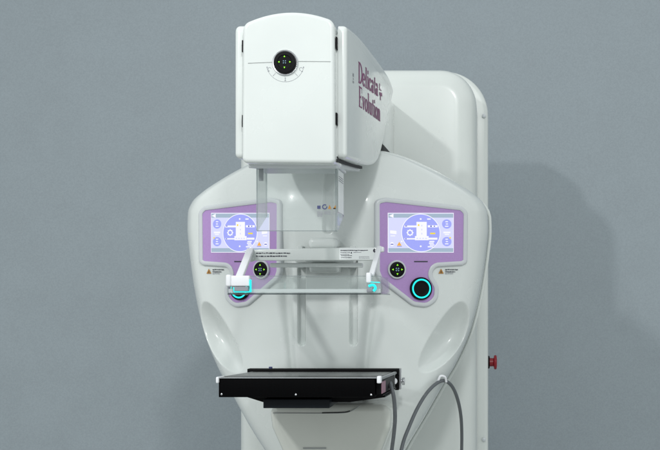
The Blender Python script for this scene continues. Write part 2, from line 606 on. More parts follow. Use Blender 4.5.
# front cover
yf = 2.012
CP = fillet([(-.0852, zz(162.6, yf)), (.0852, zz(163.6, yf)), (.0838, zz(21, yf)), (-.0838, zz(24, yf))], [.010, .009, .011, .011], 9)
ib = next(k for k in range(len(CP)) if CP[k][1] > zz(40, yf) and CP[(k + 1) % len(CP)][0] < CP[k][0] - .06)
a_, b_ = CP[ib], CP[ib + 1]
CP = CP[:ib + 1] + [(a_[0] + (b_[0] - a_[0]) * k / 24, a_[1] + (b_[1] - a_[1]) * k / 24) for k in range(1, 24)] + CP[ib + 1:]
CP = [(a, b_ + (.0195 * (1 - (a / .085) ** 2) if b_ > zz(60, yf) else 0)) for a, b_ in CP]
h = MB(); h.slab(CP, yf, 2.10, 'white', r=.0075, seg=7)
cover = h.build('front_cover', head)
# horizontal seam of the front cover: a fine groove line left and right of the dial
for a, b_ in (((248, 63.2), (273, 62.2)), ((298.5, 61.4), (330.5, 61.6))):
    h = MB(); h.tube([(uu(a[0], yf), yf - .0002, zz(a[1], yf)), (uu(b_[0], yf), yf - .0002, zz(b_[1], yf))], .00075, 'seam_pale', 8, 0)
    h.build('cover_seam', cover)
h = MB()
dc = (uu(285.3, yf), yf, zz(62.9, yf))


def ringband(mb, c, r0, r1, a0, a1, y, m, n=36):
    vs = []; fs = []
    for k in range(n + 1):
        a = a0 + (a1 - a0) * k / n
        vs += [(c[0] + r0 * math.cos(a), y, c[2] + r0 * math.sin(a)), (c[0] + r1 * math.cos(a), y, c[2] + r1 * math.sin(a))]
    fs = [(2 * k, 2 * k + 1, 2 * k + 3, 2 * k + 2) for k in range(n)]
    mb.add(vs, fs, m)


h.disc(dc, (0, -1, 0), [(.0235, -.002), (.0235, .0025), (.0225, .0038), (.0205, .0032)], 'chrome', 64)
h.disc((dc[0], dc[1], dc[2]), (0, -1, 0), [(.0202, .001), (.0202, .006), (.0188, .0078), (.0135, .0082), (.0125, .0068), (.005, .0066)], 'black', 64)
yy = yf - .0086
for a in range(4):
    an = math.pi / 2 * a; cx, cz = dc[0] + .0100 * math.cos(an), dc[2] + .0100 * math.sin(an)
    tri = [(cx + .0017 * math.cos(an + q), yy, cz + .0017 * math.sin(an + q)) for q in (0, 2.2, -2.2)]
    h.add(tri, [(0, 1, 2)], 'green')
for a in range(4):
    an = math.pi / 2 * a + math.pi / 4
    h.add([(dc[0] + .0036 * math.cos(an + q), yy, dc[2] + .0036 * math.sin(an + q)) for q in (-.35, .35)] + [(dc[0] + .001 * math.cos(an), yy, dc[2] + .001 * math.sin(an))], [(0, 1, 2)], 'starblue')
h.build('rotary_dial', head)
h = MB()                                                        # pale scale printed below the dial
pi = math.pi
ringband(h, dc, .0345, .0350, pi * 1.10, pi * 1.90, yf - .0004, 'inkgrey', 40)
for an in (pi * 1.26, pi * 1.74):
    t = Vector((math.cos(an), math.sin(an)))
    nn = Vector((-t.y, t.x)) * .0003
    h.add([(dc[0] + t.x * r_ + s_ * nn.x, yf - .0004, dc[2] + t.y * r_ + s_ * nn.y) for r_, s_ in ((.026, -1), (.033, -1), (.033, 1), (.026, 1))], [(0, 1, 2, 3)], 'inkgrey')
def dash(mb, u, z, du, dz, y, m):
    mb.add([(u - du / 2, y, z - dz / 2), (u + du / 2, y, z - dz / 2), (u + du / 2, y, z + dz / 2), (u - du / 2, y, z + dz / 2)], [(0, 1, 2, 3)], m)
for an, sgn in ((pi * 1.12, -1), (pi * 1.88, 1)):
    cx, cz = dc[0] + .031 * math.cos(an), dc[2] + .031 * math.sin(an)
    ringband(h, (cx, 0, cz), .0026, .0033, .3, 4.6, yf - .0004, 'inkgrey', 14)
    dash(h, cx + sgn * .0045, cz + .003, .0016, .0030, yf - .0004, 'inkgrey')
    dash(h, cx + sgn * .0018, cz - .0042, .0030, .0010, yf - .0004, 'inkgrey')
dash(h, dc[0], dc[2] - .0300, .0009, .0058, yf - .0004, 'inkgrey')
dash(h, dc[0], dc[2] - .0328, .0032, .0008, yf - .0004, 'inkgrey')
dash(h, dc[0], dc[2] - .0275, .0024, .0007, yf - .0004, 'inkgrey')
h.build('dial_scale', head)
# four dark latches in the gaps beside the front cover
for px, py in ((-.0862, 46), (-.0862, 121), (.0862, 42.5), (.0862, 118.5)):
    h = MB(); y = 2.022
    h.box(px - .0013, px + .0013, y, y + .03, zz(py + 6, y), zz(py - 6, y), 'black', .0006, 1)
    h.build('latch', head)
# collimator plate under the head
h = MB()
prof = [(2.045, zz(168.0, 2.045)), (2.40, zz(171.5, 2.40)), (2.40, zz(160, 2.40)), (2.045, zz(158, 2.045))]
prof = fillet(prof, .004, 3)
h.loops([[Vector((-.0800, a, b_)) for a, b_ in prof], [Vector((.0830, a, b_)) for a, b_ in prof]], 'grey')
h.build('collimator_plate', head)
h = MB()
h.beam((.0855, 2.03, zz(160.6, 2.03)), (.0880, 2.38, zz(167.6, 2.38)), .006, .0055, 'gap', bev=0)
h.build('cover_gap', head)

# lettering on the right side cover -------------------------------------------------
class Pen:
    """high-contrast serif letters: strokes swept with a broad nib in the (tx, ty) text plane"""
    def __init__(self, mp):
        self.mb = MB(); self.mp = mp; self.k = 0; self.ox = 0
    def strip(self, pts, a=.20, b=.07):
        P = [Vector((p[0] + self.ox, p[1])) for p in pts]; self.k += 1
        vs = []; n = len(P)
        for i, p in enumerate(P):
            t = (P[min(i + 1, n - 1)] - P[max(i - 1, 0)]).normalized(); nn = Vector((-t.y, t.x))
            w_ = .5 * (a * abs(nn.x) ** 1.5 + b * abs(nn.y))
            vs += [self.mp(p + nn * w_, self.k), self.mp(p - nn * w_, self.k)]
        self.mb.add(vs, [(2 * i, 2 * i + 1, 2 * i + 3, 2 * i + 2) for i in range(n - 1)], 'maroon')
    def stem(self, x, y0, y1, top=True, bot=True, w=.21):
        self.strip([(x, y0), (x, y1)], a=w)
        if bot: self.strip([(x - .15, y0 + .022), (x + .15, y0 + .022)])
        if top: self.strip([(x - .15, y1 - .022), (x + (.0 if top == 'l' else .15), y1 - .022)])
    def arc(self, cx, cy, rx, ry, a0, a1, n=18, a=.20, b=.07):
        self.strip([(cx + rx * math.cos(math.radians(a0 + (a1 - a0) * k / n)), cy + ry * math.sin(math.radians(a0 + (a1 - a0) * k / n))) for k in range(n + 1)], a, b)
    def write(self, word):
        X = .62
        for ch in word:
            if ch == 'D': self.stem(.16, 0, 1); self.arc(.22, .5, .50, .475, -88, 88); adv = .82
            elif ch == 'E':
                self.stem(.16, 0, 1); self.strip([(.16, .978), (.62, .978)]); self.strip([(.16, .022), (.64, .022)]); self.strip([(.2, .51), (.48, .51)])
                self.strip([(.62, .74), (.62, 1)], a=.05); self.strip([(.64, 0), (.64, .28)], a=.05); self.strip([(.48, .40), (.48, .62)], a=.05); adv = .74
            elif ch == 'e': self.arc(.28, .31, .22, .29, 5, 325); self.strip([(.08, .335), (.48, .335)]); adv = .58
            elif ch == 'l': self.stem(.18, 0, 1, 'l'); adv = .38
            elif ch == 'i': self.stem(.18, 0, X, 'l'); self.arc(.18, .84, .045, .055, 0, 360, 10, .09, .09); adv = .38
            elif ch == 'c': self.arc(.28, .31, .22, .29, 45, 320); self.arc(.42, .47, .03, .03, 0, 360, 8, .08, .08); adv = .54
            elif ch == 'a':
                self.strip([(.40, .40), (.40, .10), (.46, .02), (.54, .06)]); self.arc(.26, .42, .15, .18, 0, 160); self.arc(.24, .17, .15, .155, 70, 320); self.strip([(.24, .325), (.40, .37)], b=.05); adv = .58
            elif ch == 't': self.strip([(.2, .86), (.2, .14), (.25, .03), (.36, .06)]); self.strip([(.04, .598), (.38, .598)]); adv = .42
            elif ch == 'v': self.strip([(.10, X), (.29, 0)]); self.strip([(.29, 0), (.46, X)], a=.05); self.strip([(.0, .6), (.2, .6)]); self.strip([(.36, .6), (.56, .6)]); adv = .56
            elif ch == 'o': self.arc(.29, .31, .22, .29, 0, 360, 26); adv = .60
            elif ch == 'u': self.strip([(.14, X), (.14, .14), (.22, .03), (.34, .04), (.46, .14)]); self.stem(.48, 0, X, 'l', False); self.strip([(.0, .598), (.14, .598)]); self.strip([(.48, .022), (.62, .022)]); adv = .66
            elif ch == 'n': self.stem(.16, 0, X, 'l'); self.strip([(.18, .46), (.28, .58), (.38, .59), (.47, .48), (.48, .3), (.48, 0)]); self.strip([(.34, .022), (.62, .022)]); adv = .66
            self.ox += adv


def text_line(word, p0, h0, p1, h1):
    """baseline from pixel p0 to p1 on the side cover, cap height h0 (start) px"""
    Y0, z0 = side(*p0); Y1, z1 = side(*p1)
    _, zt = side(p0[0], p0[1] - h0)
    cap = zt - z0
    pen = Pen(None)
    # measure
    pen.mp = lambda q, k: (0, 0, 0)
    pen.write(word); L = pen.ox
    pen = Pen(lambda q, k: (flare(Y0 + (Y1 - Y0) * q.x / L) + .0003 + k * .000012, Y0 + (Y1 - Y0) * q.x / L, z0 + (z1 - z0) * q.x / L + q.y * cap))
    pen.write(word)
    return pen.mb


t1 = text_line('Delicata', (358.3, 82.5), 21, (378.0, 96.3), 14)
t2 = text_line('Evolution', (358.8, 106.3), 20.5, (380.2, 121.5), 14)
t1.add(t2.v, t2.f, 'maroon')
def sidequad(mb, pts, m, off=.0006):
    vs = []
    for px, py in pts:
        Y, z = side(px, py); vs.append((flare(Y) + off, Y, z))
    mb.add(vs, [tuple(range(len(vs)))], m)
# small two-piece emblem after the first word
sidequad(t1, [(379.2, 83.5), (379.8, 83.5), (379.8, 90.0), (379.2, 89.5)], 'maroon')
sidequad(t1, [(379.2, 89.0), (381.2, 90.0), (381.2, 91.0), (379.2, 90.0)], 'maroon', .0007)
sidequad(t1, [(380.0, 92.5), (380.7, 92.8), (380.7, 100.5), (380.0, 100.0)], 'maroon')
sidequad(t1, [(379.2, 92.0), (381.8, 93.2), (382.0, 96.6), (379.4, 95.2)], 'maroon', .0007)
t1.build('lettering', head, smooth=False, label='maroon serif lettering reading Delicata Evolution')
t3 = MB()
sidequad(t3, [(352.7, 73), (353.7, 74), (353.7, 77.2), (352.7, 76.2)], 'inkgrey')
sidequad(t3, [(352.9, 78), (353.5, 78.6), (353.5, 80), (352.9, 79.4)], 'inkgrey')
sidequad(t3, [(352.7, 80.6), (353.7, 81.6), (353.7, 83.4), (352.7, 82.4)], 'inkgrey')
t3.build('caution_mark', head, smooth=False)

# ------------------------------------------------------------------ control panels
KS = SL / F
NRM = Vector((SL, -1, 0)).normalized()          # outward normal of the right wing's plane (u > 0)


def on_wing(px, py, h=0.0):
    """photo pixel on the right wing -> flat panel coordinates (u, z)"""
    # X = (px-VX) Y / F, Y = c + SL*(X-CX-U0)
    k = (px - VX) / F
    Y = (YC - SL * (CX + U0)) / (1 - SL * k)
    return (k * Y - CX, zz(py, Y))


def wing(q, h, sg):
    u, z = q
    p = Vector((u, YC + SL * (u - U0), z)) + NRM * h
    return Vector((sg * p.x, p.y, p.z))


OUTER = [(374.3, 200), (385, 197.6), (461.5, 206.2), (467.6, 212), (467.0, 262.8), (462, 265.6), (434.5, 267.3), (431.6, 275), (438.6, 287), (437.8, 300), (427, 307.8), (412, 306), (377.5, 279.5), (374.6, 272)]
OUTER_R = [.018, .03, .018, .02, .016, .012, .018, .016, .03, .03, .03, .03, .02, .015]
POLY = fillet([on_wing(*q) for q in OUTER], OUTER_R, 9)
# thin repeated points
def clean(P, e=.0012):
    out = [P[0]]
    for q in P[1:]:
        if math.hypot(q[0] - out[-1][0], q[1] - out[-1][1]) > e: out.append(q)
    return out
POLY = clean(POLY)


def poly2(mb, pts, h, sg, m):
    mb.add([wing(q, h, sg) for q in pts], [tuple(range(len(pts)))], m)


def circ(px, py, r, n=40, a0=0, a1=2 * math.pi):
    c_ = on_wing(px, py)
    rr = r * 2.53 / F
    return [(c_[0] + rr * math.cos(a0 + (a1 - a0) * k / n), c_[1] + rr * math.sin(a0 + (a1 - a0) * k / n)) for k in range(n if a1 - a0 > 6.2 else n + 1)]


def rect(x0, y0, x1, y1):
    return [on_wing(x0, y0), on_wing(x1, y0), on_wing(x1, y1), on_wing(x0, y1)]


def annulus(mb, px, py, r0, r1, h, sg, m, n=40, a0=0, a1=2 * math.pi):
    A = circ(px, py, r0, n, a0, a1); B = circ(px, py, r1, n, a0, a1)
    vs = [wing(q, h, sg) for q in A] + [wing(q, h, sg) for q in B]; k = len(A)
    full = a1 - a0 > 6.2
    mb.add(vs, [(i, (i + 1) % k, k + (i + 1) % k, k + i) for i in range(k if full else k - 1)], m)


def ink_lines(mb, x0, x1, ys, hh, put, seed, m='ink', gap=.45):
    """rows of tiny print: strokes too small to read"""
    r_ = random.Random(seed)
    for y in ys:
        x = x0
        end = x1 - r_.random() * (x1 - x0) * .15
        while x < end:
            w_ = hh * (.5 + r_.random() * 2.2)
            j = (r_.random() - .5) * hh * .25
            put(mb, x, y + j, min(x + w_, end), y + j + hh * (.75 + .4 * r_.random()), m)
            x += w_ + hh * gap * (.5 + r_.random())


def dpad_on(mb, px, py, sg, r):
    c_ = wing(on_wing(px, py), 0, sg); nv = Vector((sg * NRM.x, NRM.y, 0)); k = 2.53 / F
    mb.disc(c_, nv, [(r * 1.22 * k, .002), (r * 1.22 * k, .008), (r * 1.14 * k, .0095), (r * k, .009)], 'rim', 48)
    mb.disc(c_, nv, [(r * k, .004), (r * k, .0100), (r * .9 * k, .0112), (r * .55 * k, .0108), (r * .2 * k, .0108)], 'black', 48)
    for a in range(4):
        an = math.pi / 2 * a; x, y = px + r * .58 * math.cos(an), py - r * .58 * math.sin(an)
        poly2(mb, [(on_wing(x, y)[0] + r * .135 * k * math.cos(an + q), on_wing(x, y)[1] + r * .135 * k * math.sin(an + q)) for q in (0, 2.1, -2.1)], .0116, sg, 'green')
    for a in range(4):
        an = math.pi / 2 * a + .785
        c2 = on_wing(px, py)
        poly2(mb, [(c2[0] + r * q * k * math.cos(an + d), c2[1] + r * q * k * math.sin(an + d)) for q, d in ((.28, -.4), (.28, .4), (.05, 0))], .0116, sg, 'starblue')


def make_panel(sg):
    lab = 'right purple control panel' if sg > 0 else 'left purple control panel'
    # rim as the part's own mesh, purple fascia, screen and buttons as sub-parts
    c_ = wing((.21, .10), 0, sg)
    pan = empty('control_panel', (c_.x + CX, c_.y, c_.z + H), mach)
    r_ = MB()
    prof = [(0, -.006), (0, .0025), (.0012, .0050), (.0035, .0062), (.0080, .0062), (.0102, .0054), (.0110, .003), (.0112, .001)]
    ls = []
    for ins, h_ in prof:
        ls.append([wing(q, h_, sg) for q in inset(POLY, ins)])
    r_.loops(ls, 'rim', False, False)
    r_.build('rim', pan)
    f_ = MB()
    f_.loops([[wing(q, h_, sg) for q in inset(POLY, .0100)] for h_ in (.0006, .0036)], 'purple')
    f_.build('fascia', pan, angle=20)
    # ---- touchscreen; the left panel's layout mirrors the right one's
    s_ = MB()
    def X(a, b_):                                   # mirrored order of a span
        return (a, b_)
    h0 = .0046
    s_.loops([[wing(q, h_, sg) for q in rect(387.3, 213.1, 453.0, 252.6)] for h_ in (.001, .0041)], 'black')
    poly2(s_, rect(387.2, 213.0, 453.1, 252.7), h0, sg, 's_white')
    poly2(s_, rect(387.8, 213.6, 452.6, 252.2), h0 + .0002, sg, 's_bg')
    poly2(s_, rect(387.8, 213.8, 452.6, 217.8), h0 + .0004, sg, 's_band')
    poly2(s_, rect(387.8, 248.2, 452.6, 252.1), h0 + .0004, sg, 's_band')
    poly2(s_, circ(420.3, 233, 19.1, 64), h0 + .0006, sg, 's_white')
    poly2(s_, circ(420.3, 233, 18.4, 64), h0 + .0008, sg, 's_blue')
    e1 = h0 + .0010
    def put(mb, x0, y0, x1, y1, m): poly2(mb, rect(x0, y0, x1, y1), put.h, sg, m)
    put.h = e1
    # centre: the same way round on both screens (mx flips an x about the circle when the wing is mirrored)
    def fx(x): return x if sg > 0 else 840.6 - x
    def R_(x0, y0, x1, y1, m, h_=e1):
        a, b_ = sorted((fx(x0), fx(x1))); poly2(s_, rect(a, y0, b_, y1), h_, sg, m)
    R_(403.6, 225.6, 417, 227.5, 's_white'); R_(427, 225.4, 437, 227.5, 's_white')
    R_(403.8, 238.3, 416, 239.6, 's_white'); R_(428, 237.8, 436.6, 239.8, 's_white')
    R_(404.4, 238.5, 406.0, 239.4, 's_ink', e1 + .0002); R_(404.4, 225.8, 406.4, 226.7, 's_ink', e1 + .0002)
    R_(429.5, 225.6, 431.0, 227.2, 's_ink', e1 + .0002); R_(433, 225.8, 434.2, 227.0, 's_ink', e1 + .0002)
    R_(415.7, 222.0, 426.0, 237.4, 's_white', e1 + .0003); R_(414.2, 236.2, 427.9, 240.3, 's_white', e1 + .0005)
    R_(417.0, 224.4, 418.6, 226.2, 's_yellow', e1 + .0007)
    for yy_ in (225, 229.0, 233.0): R_(420.5, yy_, 421.5, yy_ + 1.6, 's_bg', e1 + .0007)
    for q in range(4): R_(415.6 + 2.9 * q, 238.0, 417.4 + 2.9 * q, 239.0, 's_bg', e1 + .0007)
    R_(429.4, 232.8, 434.6, 234.4, 's_yellow')
    for q, (x0, x1) in enumerate(((428.6, 433.6), (428.2, 433.0), (429, 433.8), (427.0, 432.6))): R_(x0, 241.0 + q * 1.75, x1, 242.2 + q * 1.75, 's_white')
    R_(426.4, 218.6, 430, 219.8, 's_white')
    for yy_ in (219.2, 246.4): poly2(s_, circ(fx(420.0), yy_, .9, 12), e1, sg, 's_white')
    annulus(s_, fx(409.3), 232.8, 1.8, 2.9, e1, sg, 's_white', 28)
    for q in range(8):
        an = q * pi / 4; poly2(s_, circ(fx(409.3) + 3.0 * math.cos(an), 232.8 + 3.0 * math.sin(an), .55, 8), e1 + .0002, sg, 's_white')
    # dials on the outer side
    for yy_ in (224.2, 241.7):
        poly2(s_, circ(446.0, yy_, 4.7, 36), e1, sg, 's_blue')
        for q, (dx, w_) in enumerate(((-1.4, 2.6), (-1.0, 2.2), (-1.8, 3.4))): put(s_, 446 + dx, yy_ - 2.6 + q * 2.2, 446 + dx + w_, yy_ - 1.9 + q * 2.2, 's_white') if False else poly2(s_, rect(446 + dx, yy_ - 2.8 + q * 2.3, 446 + dx + w_, yy_ - 1.9 + q * 2.3), e1 + .0003, sg, 's_white')
    poly2(s_, circ(449.3, 238.0, .9, 12), e1 + .0004, sg, 's_yellow')
    poly2(s_, rect(442.6, 231.8, 449.6, 233.4), e1, sg, 's_white'); poly2(s_, rect(444.0, 234.0, 448.4, 235.0), e1, sg, 's_white')
    # icons on the inner side
    poly2(s_, fillet([on_wing(389.4, 230.4), on_wing(395.8, 231), on_wing(395.8, 234.4), on_wing(389.4, 233.6)], .001, 4), e1, sg, 's_white')
    poly2(s_, rect(389.8, 235.6, 394.6, 236.4), e1, sg, 's_white')
    poly2(s_, circ(391.4, 244.2, 1.9, 18), e1, sg, 's_white'); poly2(s_, rect(389.9, 243.9, 392.8, 244.9), e1 + .0002, sg, 's_ink')
    poly2(s_, [on_wing(398.6, 241.8), on_wing(401.0, 245.8), on_wing(396.2, 245.8)], e1, sg, 's_orange')
    poly2(s_, rect(396.4, 246.2, 401.2, 246.7), e1, sg, 's_ink'); poly2(s_, circ(401, 241.6, .8, 12), e1, sg, 's_white')
    # loudspeaker arrow at the upper left as one faces the screen
    if sg > 0: A = [(388.2, 216.0), (392.8, 213.9), (392.8, 218.0)]
    else: A = [(452.2, 216.0), (447.6, 213.9), (447.6, 218.0)]
    poly2(s_, [on_wing(*q) for q in A], e1, sg, 's_white')
    s_.build('touchscreen', pan, smooth=False)
    d_ = MB(); dpad_on(d_, 396.1, 269.6, sg, 7.6); d_.build('arrow_pad', pan)
    # round ring-lit button
    b_ = MB(); cc = wing(on_wing(420.2, 288.6), 0, sg); nv = Vector((sg * NRM.x, NRM.y, 0)); k = 2.53 / F
    b_.disc(cc, nv, [(11.4 * k, .002), (11.4 * k, .009), (10.9 * k, .0105), (10.0 * k, .0108)], 'black', 64)
    b_.disc(cc, nv, [(10.0 * k, .0102), (9.6 * k, .0112), (8.3 * k, .0112), (7.9 * k, .0102)], 'cyan', 64, False, False)
    b_.disc(cc, nv, [(8.0 * k, .006), (7.9 * k, .0110), (7.2 * k, .0118), (4 * k, .0100), (.5 * k, .0096)], 'black', 64)
    b_.build('ring_button', pan)
    g_ = MB(); poly2(g_, rect(413.6, 261.0, 427.2, 262.2), .0042, sg, 'ink'); g_.build('speaker_slot', pan, smooth=False)
    # warning sticker just outside the rim
    k_ = MB()
    def wx(x): return x if sg > 0 else 897.4 - x
    poly2(k_, [on_wing(wx(440.9), 268.6), on_wing(wx(443.6), 273.6), on_wing(wx(438.2), 273.6)], .0016, sg, 'amber')
    poly2(k_, [on_wing(wx(440.9), 270.3), on_wing(wx(441.5), 272.8), on_wing(wx(440.3), 272.8)], .0018, sg, 'ink')
    def put2(mb, x0, y0, x1, y1, m): poly2(mb, rect(wx(x0), y0, wx(x1), y1), .0016, sg, m)
    ink_lines(k_, 445.0, 459.0, (269.2,), .9, put2, 5, gap=.25); ink_lines(k_, 445.0, 456.5, (271.4,), .9, put2, 6, gap=.25); ink_lines(k_, 445.0, 453.5, (273.2,), .8, put2, 9, 'inkgrey')
    k_.build('warning_label', pan, smooth=False)
    return pan


make_panel(1); make_panel(-1)

# ------------------------------------------------------------------ clear face shield under the head
ys0, ys1 = 2.093, 2.185
shield = empty('face_shield', (CX, ys0, zz(168, ys0) + H), mach)
zt, zb = zz(166.5, ys0), zz(230.5, ys0)
hw = .0775; th = .0028
s = MB()
pth = fillet([(-hw, ys1), (-hw, ys0), (hw, ys0), (hw, ys1)], [0, .010, .010, 0], 6)
def offset_open(P, d):
    out = []
    for i, q in enumerate(P):
        a = Vector(P[max(i - 1, 0)]); b_ = Vector(P[min(i + 1, len(P) - 1)]); t = (b_ - a).normalized()
        out.append((q[0] - t.y * d, q[1] + t.x * d))
    return out
inn = offset_open(pth, th)
ring0 = pth + inn[::-1]
# the side walls' lower rear corners are cut away in a curve
def zbot(q):
    f_ = max(0, (q[1] - (ys0 + .01)) / (ys1 - ys0 - .01))
    return zb + .034 * f_ ** 2
s.loops([[Vector((a, b_, zt)) for a, b_ in ring0], [Vector((a, b_, zbot((a, b_)))) for a, b_ in ring0]], 'shield')
s.build('clear_wall', shield, angle=30)
s = MB()                                                         # polished lower rim and vertical edges
e0 = [Vector((a, b_, zbot((a, b_)) - .0005)) for a, b_ in [((p_[0] + q_[0]) / 2, (p_[1] + q_[1]) / 2) for p_, q_ in zip(pth, inn)][1:-1]]
s.tube(e0, .0009, 'clear_edge', 6, 0)
s.build('rim', shield)
for sg in (-1, 1):
    s = MB(); s.box(sg * (hw - th / 2) - .0013, sg * (hw - th / 2) + .0013, ys1, ys1 + .0016, zbot((0, ys1)), zt, 'clear_edge'); s.build('rear_edge', shield)
for sg in (-1, 1):
    s = MB(); s.tube([(sg * (hw - .0022), ys0 + .0016, zbot((0, ys0))), (sg * (hw - .0022), ys0 + .0016, zt)], .0012, 'clear_edge', 8, 0); s.build('corner_edge', shield)
s = MB()
s.tube([(-hw + .004, ys0 - .0002, zt - .0035), (hw - .004, ys0 - .0002, zt - .0035)], .0008, 'edge_frost', 6, 0)
s.build('top_edge', shield)
s = MB(); s.box(-.081, .081, ys0 - .003, ys1 + .01, zt - .002, zt + .004, 'grey', .001, 1)
s.box(-.074, -.066, ys0 + .012, ys0 + .016, zt - .026, zt - .002, 'inkgrey')
s.build('mounting_rail', shield)
# stickers
yk = ys0 - .0004
s = MB()
def P_(px, py): return (uu(px, yk), yk, zz(py, yk))
def putk(mb, x0, y0, x1, y1, m): mb.add([P_(x0, y0), P_(x1, y0), P_(x1, y1), P_(x0, y1)], [(0, 1, 2, 3)], m)
putk(s, 317.2, 205.6, 320.6, 208.9, 'inkblue')
ringband(s, (uu(324.7, yk), 0, zz(206.8, yk)), .0030, .0050, .8, 2 * pi + .2, yk, 'inkblue', 24)
s.add([P_(329.6, 204.8), P_(331.3, 208.9), P_(328.0, 208.9)], [(0, 1, 2)], 'amber')
s.add([P_(335.6, 205.0), P_(335.8, 208.9), P_(333.0, 208.9)], [(0, 1, 2)], 'amber')
putk(s, 333.2, 208.0, 335.6, 208.9, 'ink')
ink_lines(s, 317.2, 323.0, (211.2, 212.3, 213.4, 214.5, 215.8), .75, putk, 3, 'inkgrey', .2)
ink_lines(s, 323.8, 331.0, (211.2, 212.4, 213.6), .75, putk, 4, 'inkgrey', .2)
ringband(s, (uu(334.2, yk), 0, zz(212.8, yk)), .0020, .0028, 0, 2 * pi, yk, 'inkgrey', 20)
s.build('warning_label', shield, smooth=False)
s = MB(); uw = hw + .0004
s.add([(uw, ys0 + .012, zt - .004), (uw, ys1 - .004, zt - .004), (uw, ys1 - .004, zt - .085), (uw, ys0 + .012, zt - .085)], [(0, 1, 2, 3)], 'label')
for q, yy_ in enumerate((.0155, .0195, .0235)):
    s.add([(uw + .0002, ys0 + .020, zt - yy_), (uw + .0002, ys1 - .012, zt - yy_ - .0), (uw + .0002, ys1 - .012, zt - yy_ - .0016), (uw + .0002, ys0 + .020, zt - yy_ - .0016)], [(0, 1, 2, 3)], 'inkgrey')
s.build('paper_label', shield, smooth=False)

# ------------------------------------------------------------------ compression carriage and paddle
ca = MB()
y = 2.40
ca.box(-.046, .044, 2.3625, 2.49, zz(259.5, y), zz(249, y), 'white', .005, 4)
ca.box(-.066, .066, 2.44, 2.487, zz(262, y), zz(249, y), 'white', .005, 4)
ca.box(-.034, .030, 2.425, 2.50, zz(249, 2.42), zz(237.5, 2.42), 'white', .010, 6)
ca.box(-.034, .032, 2.435, 2.49, zz(272.5, 2.4), zz(262, 2.4), 'white', .008, 5)
for us in (-.0587, .0585):
    ca.box(us - .0055, us + .0055, 2.46, 2.5005, zz(268, 2.48), zz(246, 2.48), 'white', .001, 1)
ca.build('compression_carriage', mach)
pad = empty('compression_paddle', (CX, 2.2, zz(294, 2.19) + H), mach)
yp0, yp1 = 2.190, 2.365
ul, ur = uu(228, yp0), uu(381, yp0)
zt, zb = zz(276.3, yp0), zz(294, yp0)
pt = .003
b = MB()
b.box(ul, ur, yp0, yp0 + pt, zb, zt, 'clear', .0007, 2)
b.box(ul, ul + pt, yp0 + pt + .0004, yp1, zb, zt, 'clear')
b.box(ur - pt, ur, yp0 + pt + .0004, yp1, zb, zt, 'clear')
b.box(ul + pt + .0004, ur - pt - .0004, yp1 - pt, yp1, zb + .0045, zt, 'clear')
b.build('tray_wall', pad, smooth=False)
b = MB()
b.box(ul + pt + .0004, ur - pt - .0004, yp0 + pt + .0004, yp1, zb + .0012, zb + .0042, 'clear')
b.build('tray_bottom', pad, smooth=False)
b = MB()
b.tube([(ul, yp0 - .0008, zb + .0003), (ur, yp0 - .0008, zb + .0003)], .0013, 'edge_dark', 8, 0)
b.box(ul + .001, ur - .001, yp0 - .0012, yp0 - .0002, zb + .0026, zb + .0100, 'edge_frost', .0003, 1)
b.tube([(ul - .0006, yp0 + .001, zb), (ul - .0006, yp1, zb)], .0012, 'clear_edge', 8, 0)
b.tube([(ur + .0006, yp0 + .001, zb), (ur + .0006, yp1, zb)], .0012, 'clear_edge', 8, 0)
b.tube([(ul, yp0 + .0015, zt + .0006), (ur, yp0 + .0015, zt + .0006)], .0007, 'clear_edge', 8, 0)
b.tube([(ul, yp0 - .0006, zb), (ul, yp0 - .0006, zt)], .0010, 'clear_edge', 8, 0)
b.build('tray_edge', pad)
b = MB()
b.box(ul + .004, ur - .012, yp0 + .004, yp0 + .0095, zb + .0052, zb + .0095, 'clear', .001, 1)
b.box(ul + .004, ur - .012, yp0 + .0105, yp0 + .0125, zb + .0052, zb + .0082, 'nylon')
b.build('stiffener', pad)
# white frame: rear bar, label bar, arms, clamps
yb = 2.350
ubl, ubr = uu(248, yb), uu(377.5, yb)
skew = (zz(247.2, yb) - zz(250, yb)) / (ubr - ubl)
skz = (zz(260.6, yb), zz(247.2, yb))
sk = lambda p_: Vector((p_.x, p_.y, p_.z + skew * (p_.x - ubr) * .9 * (p_.z - skz[0]) / (skz[1] - skz[0])))
b = MB()
b.box(ubl, ubr, yb, yb + .010, zz(260.6, yb), zz(247.2, yb), 'white', .0022, 3, sk)
bar = b.build('label_bar', pad)
b = MB()
b.box(ubl + .02, ubr - .05, yb + .012, yb + .050, zz(250.2, yb), zz(246.6, yb), 'white', .0012, 2, sk)
b.box(uu(270, 2.375), uu(362.5, 2.375), 2.372, 2.388, zz(267.4, 2.375), zz(263.0, 2.375), 'white', .002, 3)
b.build('rear_bar', pad)
yy = yb - .0004
def L_(px, py):
    u_ = uu(px, yy); return (u_, yy, zz(py, yy))
def putl(mb, x0, y0, x1, y1, m): mb.add([L_(x0, y0), L_(x1, y0), L_(x1, y1), L_(x0, y1)], [(0, 1, 2, 3)], m)
b = MB()
ink_lines(b, 256.0, 291.0, (252.6,), 1.15, putl, 21, 'ink', .42)
ink_lines(b, 256.0, 292.0, (255.6,), 1.15, putl, 22, 'ink', .42)
b.build('printed_notice', pad, smooth=False)
b = MB(); yy = yb - .0003
putl(b, 339.2, 247.9, 374.5, 259.6, 'label'); yy = yb - .0006
ink_lines(b, 340.4, 368, (250.0,), .8, putl, 31, 'ink', .15); ink_lines(b, 340.4, 350, (252.0, 254.0), .7, putl, 32, 'inkgrey', .25)
ink_lines(b, 341, 353, (255.4, 257.4), .65, putl, 33, 'ink', .3); ink_lines(b, 359, 370, (256.4, 257.8), .5, putl, 34, 'inkgrey', .3); ink_lines(b, 353.5, 362, (252.0,), .6, putl, 35, 'inkgrey', .3)
